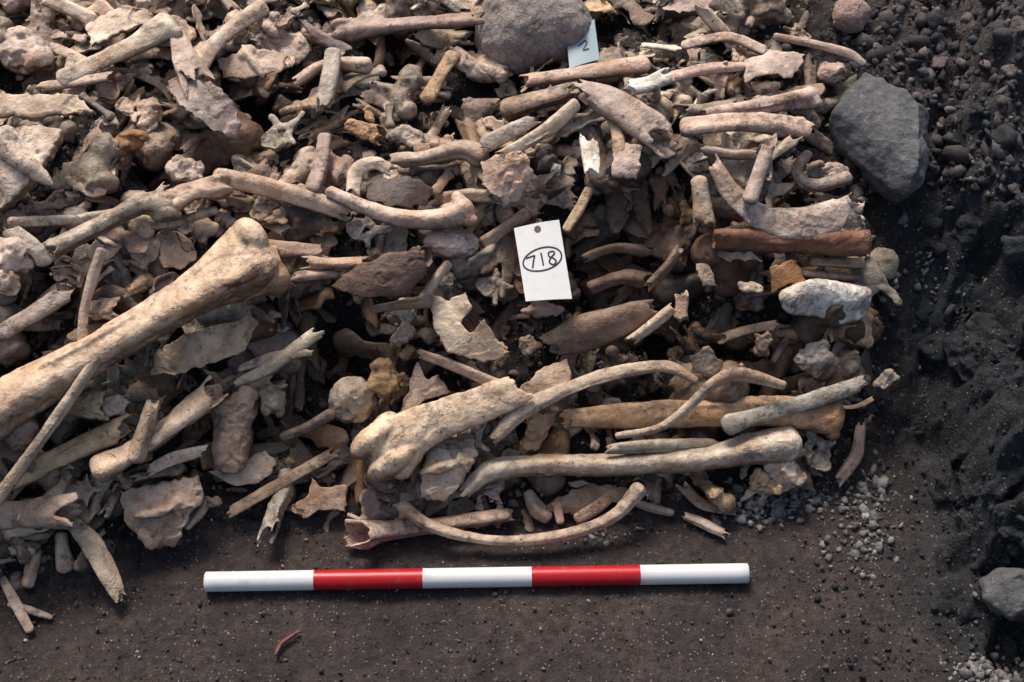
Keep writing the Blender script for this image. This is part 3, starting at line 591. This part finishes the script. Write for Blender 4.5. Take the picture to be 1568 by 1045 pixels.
# ------------------------------------------------------------------ label tags
def flatmat(name,c,r=.5):
    m,t,b=nt(name);g=N(t,'ShaderNodeNewGeometry');n=noise_n(t,g.outputs['Position'],60,5,.7)
    cc=mixc(t,mr(t,n,.55,.75,0,.3),c,tuple(x*.55 for x in c));t.links.new(cc,b.inputs['Base Color']);b.inputs['Roughness'].default_value=r;return m
TAGM=flatmat("tag_card",(.85,.84,.81));INK=flatmat("ink",(.02,.022,.03));BT=flatmat("blue_tag",(.36,.46,.50));HOLE=flatmat("eyelet_rust",(.16,.09,.06))
def tag(name,corners,lift,tilt,mat,strokes=None,hole=None):
    cu=np.mean([c[0] for c in corners]);cv=np.mean([c[1] for c in corners]);p0=place(cu,cv,lift)[0]
    n=np.array([tilt[0],tilt[1],1.]);n/=np.linalg.norm(n)
    a=np.array(corners,float);d=rays(a[:,0],a[:,1]);t=((p0-CAM)@n)/(d@n);W=CAM[None]+d*t[:,None]
    bw=lambda s,q,h=0.: (W[0]*(1-s)*(1-q)+W[1]*s*(1-q)+W[2]*s*q+W[3]*(1-s)*q)+n*(h+.0022*math.sin(s*3.1)*(1-.4*q))
    root=bpy.data.objects.new(name,None);scene.collection.objects.link(root);root.location=p0
    def addm(nm,V,f,m):
        me=mesh_from(nm,(np.array(V)-p0).tolist(),f);me.materials.append(m)
        o=bpy.data.objects.new(nm,me);scene.collection.objects.link(o);o.parent=root
    V=[];f=[];nn=12
    for h in (.0005,-.0005):
        for i in range(nn+1):
            for j in range(nn+1): V.append(bw(i/nn,j/nn,h))
    M=(nn+1)**2;ix=lambda i,j:i*(nn+1)+j
    for i in range(nn):
        for j in range(nn):
            q=(ix(i,j),ix(i+1,j),ix(i+1,j+1),ix(i,j+1));f.append(q);f.append(tuple(x+M for x in q[::-1]))
    bd=[ix(i,0) for i in range(nn+1)]+[ix(nn,j) for j in range(1,nn+1)]+[ix(i,nn) for i in range(nn-1,-1,-1)]+[ix(0,j) for j in range(nn-1,0,-1)]
    for k in range(len(bd)): a1,b1=bd[k],bd[(k+1)%len(bd)];f.append((a1,b1,b1+M,a1+M))
    addm("card",V,f,mat)
    wx=np.linalg.norm(W[1]-W[0]);wy=np.linalg.norm(W[3]-W[0])
    if hole:
        th=np.linspace(0,2*math.pi,20,endpoint=False)
        addm("eyelet_hole",[bw(hole[0]+.0032/wx*math.cos(x),hole[1]+.0032/wy*math.sin(x),.0009) for x in th],[tuple(range(20))],HOLE)
    V=[];f=[]
    for s in strokes or []:
        s=np.array(s);s3=crom(np.hstack([s,np.zeros((len(s),1))]),40)[:,:2] if len(s)>2 else np.linspace(s[0],s[1],6)
        ph=s3*np.array([wx,wy]);tt=np.gradient(ph,axis=0);tt/=np.linalg.norm(tt,axis=1)[:,None]+1e-12;nb=np.stack([-tt[:,1],tt[:,0]],1)*.00075
        k0=len(V)
        for q in range(len(s3)):
            for sg in (-1,1): z=(ph[q]+sg*nb[q])/np.array([wx,wy]);V.append(bw(z[0],z[1],.0008+.00001*(k0%7)))
        for q in range(len(s3)-1): a1=k0+2*q;f.append((a1,a1+1,a1+3,a1+2))
    if V: addm("handwritten_number",V,f,INK)
    for s in np.linspace(0,1,4):
        for q in np.linspace(0,1,6): HS.append((*(bw(s,q)),.012))
el=[(.5+.43*math.cos(t),.475+.145*math.sin(t)-.03*math.cos(t)) for t in np.linspace(0,2*math.pi,25)]
seven=[[(.15,.435),(.35,.415)],[(.35,.415),(.30,.49),(.26,.575)]]
one=[[(.49,.39),(.495,.47),(.50,.56)]]
eight=[[(.76,.39),(.66,.40),(.65,.45),(.73,.475),(.79,.52),(.72,.56),(.64,.53),(.68,.475),(.78,.42),(.76,.39)]]
tag("label_tag",[(787,350),(856,337),(876,458),(805,462)],.06,(0,-.45),TAGM,[el]+seven+one+eight,(.5,.08))
tag("label_tag",[(868,62),(910,30),(918,92),(872,106)],.03,(0,-.3),BT,[[(.35,.45),(.6,.4)],[(.6,.4),(.65,.5),(.5,.62),(.7,.66)]],None)
# ------------------------------------------------------------------ fragment templates (unit length along X)
TPL=[]
def tp(kind,g,sm=1,a=(.026,.010),s=0,post=None,crease=.011): TPL.append((kind,finish(g,"bone_piece_"+kind,.021,sm,a,(3.4,12),link=False,seed=s+1,post=post,crease=crease)))
X=np.array([1.,0,0]);Y=np.array([0,1.,0]);Z=np.array([0,0,1.]);I3=np.eye(3)
for s in range(7):
    g=G();r=random.Random(100+s);g.ell((0,0,0),I3,(.36,.23,.19))
    for i in range(6): g.ell((r.uniform(-.34,.34),r.uniform(-.22,.22),r.uniform(-.1,.15)),I3,(r.uniform(.08,.2),r.uniform(.07,.17),r.uniform(.08,.16)))
    tp('knob',g,1,(.08,.020),s,crease=.045)
for s in range(8):
    g=G();r=random.Random(200+s);R=r.uniform(.10,.17);P=crom([(-.5,0,0),(0,r.uniform(-.04,.04),r.uniform(-.02,.05)),(.5,0,0)],20)
    tube(g,P,np.interp(np.linspace(0,1,20),[0,.5,1],[R*r.uniform(.9,1.4),R*.9,R*r.uniform(.9,1.4)]),Z,r.uniform(.7,1),'hollow','hollow',seed=s,jag=1.5);tp('tube',g,1,(.018,.006),s=s,crease=.004)
def splinter(s,R,arc,th):
    r=random.Random(300+s);nt_,na=26,12;g=G();V=[]
    wl=[r.uniform(.35,1) for _ in range(9)];wr=[r.uniform(.35,1) for _ in range(9)];wl[0]*=.25;wr[0]*=.3;wl[-1]*=.3;wr[-1]*=.2
    tt=np.linspace(0,1,nt_)
    for k in (0,1):
        for t in tt:
            a=-arc*np.interp(t,np.linspace(0,1,9),wl);b=arc*np.interp(t,np.linspace(0,1,9),wr)
            for q in np.linspace(a,b,na):
                rad=R-k*th;V.append((t-.5,rad*math.sin(q),rad*math.cos(q)-R*.7))
    M=nt_*na;f=[];ix=lambda i,j:i*na+j
    for i in range(nt_-1):
        for j in range(na-1):
            q=(ix(i,j),ix(i+1,j),ix(i+1,j+1),ix(i,j+1));f.append(q);f.append(tuple(x+M for x in q[::-1]))
    bd=[ix(i,0) for i in range(nt_)]+[ix(nt_-1,j) for j in range(1,na)]+[ix(i,na-1) for i in range(nt_-2,-1,-1)]+[ix(0,j) for j in range(na-2,0,-1)]
    for k in range(len(bd)): a1,b1=bd[k],bd[(k+1)%len(bd)];f.append((b1,a1,a1+M,b1+M))
    g.add(V,f);return g
for s in range(10): tp('splinter',splinter(s,[.14,.2,.3][s%3],[1.5,1.2,.9][s%3],.055),1,(.016,.007),s=s,crease=.003)
for s in range(8):
    r=random.Random(400+s);g=G();m=26;th=np.linspace(0,2*math.pi,m,endpoint=False)
    ra=np.interp(th,np.linspace(0,2*math.pi,8),[r.uniform(.26,.6) for _ in range(7)]+[.4]);ra=ra*np.array([r.uniform(.9,1.07) for _ in th])
    W=np.stack([ra*np.cos(th),ra*np.sin(th)*.75,0*th],1);V=np.concatenate([W+Z*.038,W-Z*.038]);f=[tuple(range(m)),tuple(range(2*m-1,m-1,-1))]
    for i in range(m): j=(i+1)%m;f.append((i,i+m,j+m,j))
    g.add(V,f);cv=r.uniform(.4,1.2)
    if s%2: g.ell((0,.05,.05),I3,(.34,.05,.12));g.ell((.3,0,.03),I3,(.12,.16,.1))
    tp('plate',g,1,(.024,.009),s,post=lambda c,cv=cv:c+Z[None]*(-cv*(c[:,1]**2)+.05)[:,None])
for s in range(4):
    r=random.Random(500+s);g=G();P=crom([(-.25,0,-.13),(-.25,0,0),(-.25,0,.13)],7);tube(g,P,np.array([.27,.25,.23,.22,.23,.25,.27]),X,1.,'broken','broken',jag=.06,seed=s)
    for q in (-1,1):
        tube(g,crom([(-.2,q*.2,0),(.02,q*.2,.02),(.15,0,.02)],8),np.full(8,.1),Z);tube(g,crom([(.0,q*.2,0),(.05,q*.42,.05)],8),np.linspace(.11,.08,8),Z,.7)
        g.ell((0,q*.17,.14),I3,(.1,.09,.1))
    tube(g,crom([(.12,0,.02),(.42,0,r.uniform(-.1,.1))],8),np.linspace(.11,.08,8),Y,.6);tp('vertebra',g,1,(.035,.013),s,crease=.016)
for s in range(5):
    r=random.Random(600+s);g=G();R=r.uniform(.08,.12);P=crom([(-.42,0,0),(0,r.uniform(-.05,.05),.03),(.42,0,0)],18)
    tube(g,P,np.interp(np.linspace(0,1,18),[0,.25,.7,1],[R*1.7,R,R*.9,R*1.4]),Z,.85)
    for q in (-1,1): g.ell((.42,q*R*.8,0),I3,(R*1.1,R*.8,R*1.2))
    g.ell((-.42,0,0),I3,(R*.9,R*1.9,R*1.5));tp('phalanx',g,2,(.014,.005),s=s,crease=.004)
for s in range(7):
    r=random.Random(700+s);g=G();R=r.uniform(.11,.15);P=crom([(-.45,0,0),(0,0,0),(.3,0,0)],18)
    tube(g,P,np.interp(np.linspace(0,1,18),[0,.5,1],[R,R*1.1,R*2.0]),Z,.8,'hollow','round',seed=s,jag=1.7)
    for q in (-1,1): g.ell((.34,q*R*1.2,0),I3,(R*1.3,R*.95,R*1.5))
    if s%2: g.ell((.15,R*1.9,.02),I3,(R*1.1,R*.8,R*.8))
    tp('jointend',g,1,(.030,.010),s,crease=.020)
for s in range(4):
    r=random.Random(900+s);g=G();R=r.uniform(.11,.14)
    tube(g,crom([(-.5,0,0),(0,0,0),(.25,0,0)],16),np.interp(np.linspace(0,1,16),[0,.6,1],[R,R*1.1,R*1.6]),Z,.85,'hollow','round',seed=s,jag=1.7)
    tube(g,crom([(.1,0,0),(.28,.16,.03)],8),np.full(8,R*1.1),Z);g.ell((.33,.24,.04),I3,(.17,.17,.17));g.ell((.34,-.12,0),I3,(.13,.10,.13));tp('proxend',g,1,(.026,.009),s,crease=.016)
for s in range(4):
    r=random.Random(950+s);g=G()
    ring=[(.2+.17*math.cos(t),.17*math.sin(t),.03*math.sin(2*t)) for t in np.linspace(0,5.4,20)]
    tube(g,np.array(ring),np.full(20,.085),Z,seed=s,e0='broken',e1='broken');g.ell((.2,0,-.05),I3,(.18,.18,.05))
    tube(g,crom([(.05,0,0),(-.2,.03,.02),(-.5,.12*r.uniform(-1,1),.0)],14),np.interp(np.linspace(0,1,14),[0,.4,1],[.13,.17,.28]),Z,.35,'round','broken',seed=s,jag=.5)
    tp('pelvis',g,1,(.028,.010),s,crease=.014)
for s in range(4):
    g=G();tube(g,crom([(-.5,-.12,0),(-.15,.04,.02),(.2,.06,.02),(.5,-.08,0)],24),np.linspace(.07,.05,24),Z,.55,'broken','hollow',seed=s);tp('rib',g,1,(.010,.005),s,crease=0)
W8={'knob':1.2,'tube':2.4,'splinter':3.8,'plate':2.0,'vertebra':1.1,'phalanx':1.0,'jointend':3.0,'rib':1.,'proxend':1.7,'pelvis':1.1}
byk={}
for k,m in TPL: byk.setdefault(k,[]).append(m)
SZ={'knob':(.022,.042),'tube':(.03,.07),'splinter':(.03,.08),'plate':(.032,.06),'vertebra':(.032,.052),'phalanx':(.026,.045),'jointend':(.04,.08),'rib':(.04,.085),'proxend':(.04,.075),'pelvis':(.04,.07)}
HA=np.array(HS)
def inpoly(u,v,poly):
    c=False;n=len(poly)
    for i in range(n):
        x1,y1=poly[i];x2,y2=poly[(i+1)%n]
        if (y1>v)!=(y2>v) and u<(x2-x1)*(v-y1)/(y2-y1)+x1: c=not c
    return c
PILE=[(-300,-120),(1180,-120),(1235,60),(1290,100),(1270,160),(1265,220),(1320,300),(1330,420),(1330,600),(1310,680),(1230,735),(1120,745),(1000,760),(960,785),(560,815),(520,785),(360,780),(300,815),(240,835),(180,845),(90,875),(-20,955),(-300,1000)]
def colr(u,v):
    z=random.random()
    brown=math.exp(-((u-850)/330)**2-((v-540)/130)**2)*.75+math.exp(-((u-1120)/180)**2-((v-400)/80)**2)*.6+math.exp(-((u-200)/60)**2-((v-225)/30)**2)*.6
    if z<brown*.8: return vary(random.choice([BROWN,(.46,.29,.17),(.38,.27,.19),(.28,.20,.14)]),.2)
    pal=[PALE,PINK,(.64,.52,.43),(.60,.47,.37),(.43,.33,.27),GREY,MUD,(.64,.52,.41),(.33,.27,.23),TAN]
    w=[2.8,2.2,2,2.,1.7,1.5,1.3,1.9,1.4,1.4]
    if v>440 : w=[.9,.9,1.3,1.8,2.2,1.6,2.3,1.6,2.0,2.]
    return vary(random.choices(pal,w)[0],.20)
root=bpy.data.objects.new("bone_fragments",None);scene.collection.objects.link(root)
kinds=list(W8);wts=[W8[k] for k in kinds]
def scatter(n,scl,lift,margin,sink,Gd,pitkeep):
    us=np.random.default_rng(n).uniform(-260,1340,n);vs=np.random.default_rng(n+1).uniform(-110,990,n)
    P=place(us,vs,np.random.default_rng(n+2).uniform(lift[0],lift[1],n),Gd);pf=pitf(P[:,0],P[:,1])
    for i in range(n):
        u,v=us[i],vs[i]
        if not inpoly(u,v,PILE): continue
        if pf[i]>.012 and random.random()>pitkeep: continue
        k=random.choices(kinds,wts)[0];m=random.choice(byk[k]);L=random.uniform(*SZ[k])*scl;p=P[i]
        nn=Vector(normal(p));yaw=random.uniform(0,6.283)
        if random.random()<.3: yaw=random.gauss(.15,.5)
        flip=math.pi if (random.random()<.3 and k in('splinter','plate')) else random.gauss(0,.5)
        Mx=nn.to_track_quat('Z','Y').to_matrix()@Matrix.Rotation(yaw,3,'Z')@Matrix.Rotation(random.gauss(0,.33),3,'Y')@Matrix.Rotation(flip,3,'X')
        ax=np.array(Mx@Vector((1,0,0)))*L*.38;rad=L*.12
        ok=True
        for q in (p,p+ax,p-ax):
            if np.any(np.sum((HA[:,:3]-q)**2,axis=1)<(HA[:,3]*margin+rad)**2): ok=False;break
        if not ok: continue
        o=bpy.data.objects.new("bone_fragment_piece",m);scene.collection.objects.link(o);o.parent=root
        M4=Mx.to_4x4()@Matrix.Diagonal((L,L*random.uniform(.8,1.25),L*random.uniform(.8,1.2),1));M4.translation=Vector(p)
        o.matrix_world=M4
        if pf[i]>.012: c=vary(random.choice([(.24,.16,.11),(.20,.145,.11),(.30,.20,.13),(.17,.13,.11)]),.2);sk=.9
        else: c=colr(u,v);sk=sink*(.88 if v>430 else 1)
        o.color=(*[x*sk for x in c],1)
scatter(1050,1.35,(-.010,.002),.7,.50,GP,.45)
scatter(1120,1.15,(.006,.028),.95,1.,GP,.12)
scatter(1200,.62,(.002,.020),1.0,.95,GP,.25)
print("frags",len(root.children))
# ------------------------------------------------------------------ crumbs and gravel
GF=GP+Hfine(mx,my)
def crumbs(name,us,vs,sz,cols,embed=.1):
    P=place(us,vs,0.,GF);n=len(us);b=ICO1[0];nb=len(b)
    r=np.random.default_rng(n);Vn=b[None]*r.uniform(.5,1.3,(n,nb,1))*r.uniform(.4,1.25,(n,1,3))
    q=r.normal(size=(n,4));q/=np.linalg.norm(q,axis=1)[:,None];w,x,y,z=q.T
    Rm=np.stack([1-2*(y*y+z*z),2*(x*y-z*w),2*(x*z+y*w),2*(x*y+z*w),1-2*(x*x+z*z),2*(y*z-x*w),2*(x*z-y*w),2*(y*z+x*w),1-2*(x*x+y*y)],1).reshape(n,3,3)
    Vn=np.einsum('nij,nkj->nki',Rm,Vn)*sz[:,None,None]+P[:,None,:]+np.array([0,0,1])*(sz*embed)[:,None,None]
    f=np.array(ICO1[1]);Fc=(f[None]+np.arange(n)[:,None,None]*nb).reshape(-1,3)
    me=bpy.data.meshes.new(name);me.vertices.add(n*nb);me.vertices.foreach_set('co',Vn.ravel());me.loops.add(Fc.size);me.loops.foreach_set('vertex_index',Fc.ravel().astype(np.int32))
    me.polygons.add(len(Fc));me.polygons.foreach_set('loop_start',np.arange(0,Fc.size,3,dtype=np.int32));me.update(calc_edges=True)
    at=me.attributes.new("tint",'FLOAT_COLOR','POINT');cc=np.ones((n,nb,4));cc[...,:3]=cols[:,None,:];at.data.foreach_set('color',cc.ravel())
    me.materials.append(CRUMB);o=bpy.data.objects.new(name,me);scene.collection.objects.link(o)
def colset(n,pal,w):
    pal=np.array(pal);return pal[rng.choice(len(pal),n,p=np.array(w)/sum(w))]*rng.uniform(.7,1.25,(n,1))
SO=[(.055,.043,.039),(.075,.058,.052),(.042,.036,.036),(.17,.13,.11),(.34,.29,.26),(.18,.09,.055)]
n=6500;crumbs("soil_crumbs",rng.uniform(-200,1500,n),rng.uniform(780,1120,n),rng.gamma(1.1,.00055,n)+.0004,colset(n,SO,[5,5,2,1.2,.8,.6]))
n=7500;u=rng.uniform(-200,1330,n);v=rng.uniform(-100,860,n);kp=np.array([inpoly(a,b-12,PILE) for a,b in zip(u,v)]);u=u[kp];v=v[kp];n=len(u)
crumbs("bone_crumbs",u,v,rng.gamma(1.6,.0011,n)+.0010,colset(n,[(.026,.021,.018),(.055,.042,.036),(.18,.14,.11),(.42,.34,.27),(.28,.16,.09),(.12,.095,.085)],[6,4,1.6,.9,.6,1.6]))
n=3600;u=rng.uniform(1250,1760,n);v=rng.uniform(-80,1080,n)
crumbs("rubble",u,v,rng.gamma(1.0,.0011,n)+.0005,colset(n,[(.020,.023,.026),(.034,.037,.042),(.016,.018,.020),(.11,.09,.085),(.08,.09,.10)],[5,4,4,.6,.6]))
n=1600;u=rng.uniform(1290,1760,n);v=rng.uniform(-80,300,n)
crumbs("rubble",u,v,rng.gamma(1.5,.0020,n)+.001,colset(n,[(.05,.044,.045),(.10,.082,.080),(.18,.135,.125),(.06,.066,.075)],[5,3,1.5,1.]))
us=[];vs=[]
for cu,cv,su,sv,k in ((1170,775,40,16,280),(1235,762,40,12,170),(1330,770,24,30,170),(1325,840,20,28,110),(1505,1030,30,12,170),(1430,410,50,30,90),(1270,835,14,14,18),(1465,910,12,8,12),(1290,560,60,30,50),(930,820,30,6,40)):
    us+=list(rng.normal(cu,su,k));vs+=list(rng.normal(cv,sv,k))
n=len(us);crumbs("gravel",np.array(us),np.array(vs),rng.gamma(2.2,.0010,n)+.0008,colset(n,[(.19,.175,.165),(.29,.265,.245),(.11,.11,.11)],[3,1.8,2.5]))
# ------------------------------------------------------------------ light
w=bpy.data.worlds.new("World");scene.world=w;w.use_nodes=True;t=w.node_tree;bg=t.nodes['Background']
EL=math.radians(58);AZ=math.radians(-22)
sky=t.nodes.new('ShaderNodeTexSky');sky.sky_type='NISHITA';sky.sun_disc=False;sky.sun_elevation=EL;sky.sun_rotation=AZ
sky.dust_density=5.;sky.air_density=1.
t.links.new(sky.outputs[0],bg.inputs[0]);bg.inputs[1].default_value=.12
sd=bpy.data.lights.new("sun",'SUN');so=bpy.data.objects.new("sun",sd);scene.collection.objects.link(so)
sd.energy=3.0;sd.angle=math.radians(18);sd.color=(1,.94,.85)
dv=Vector((math.sin(AZ)*math.cos(EL),math.cos(AZ)*math.cos(EL),math.sin(EL)));so.rotation_euler=dv.to_track_quat('Z','Y').to_euler();so.location=dv*3
scene.view_settings.view_transform='Standard';scene.view_settings.look='None';scene.view_settings.exposure=0
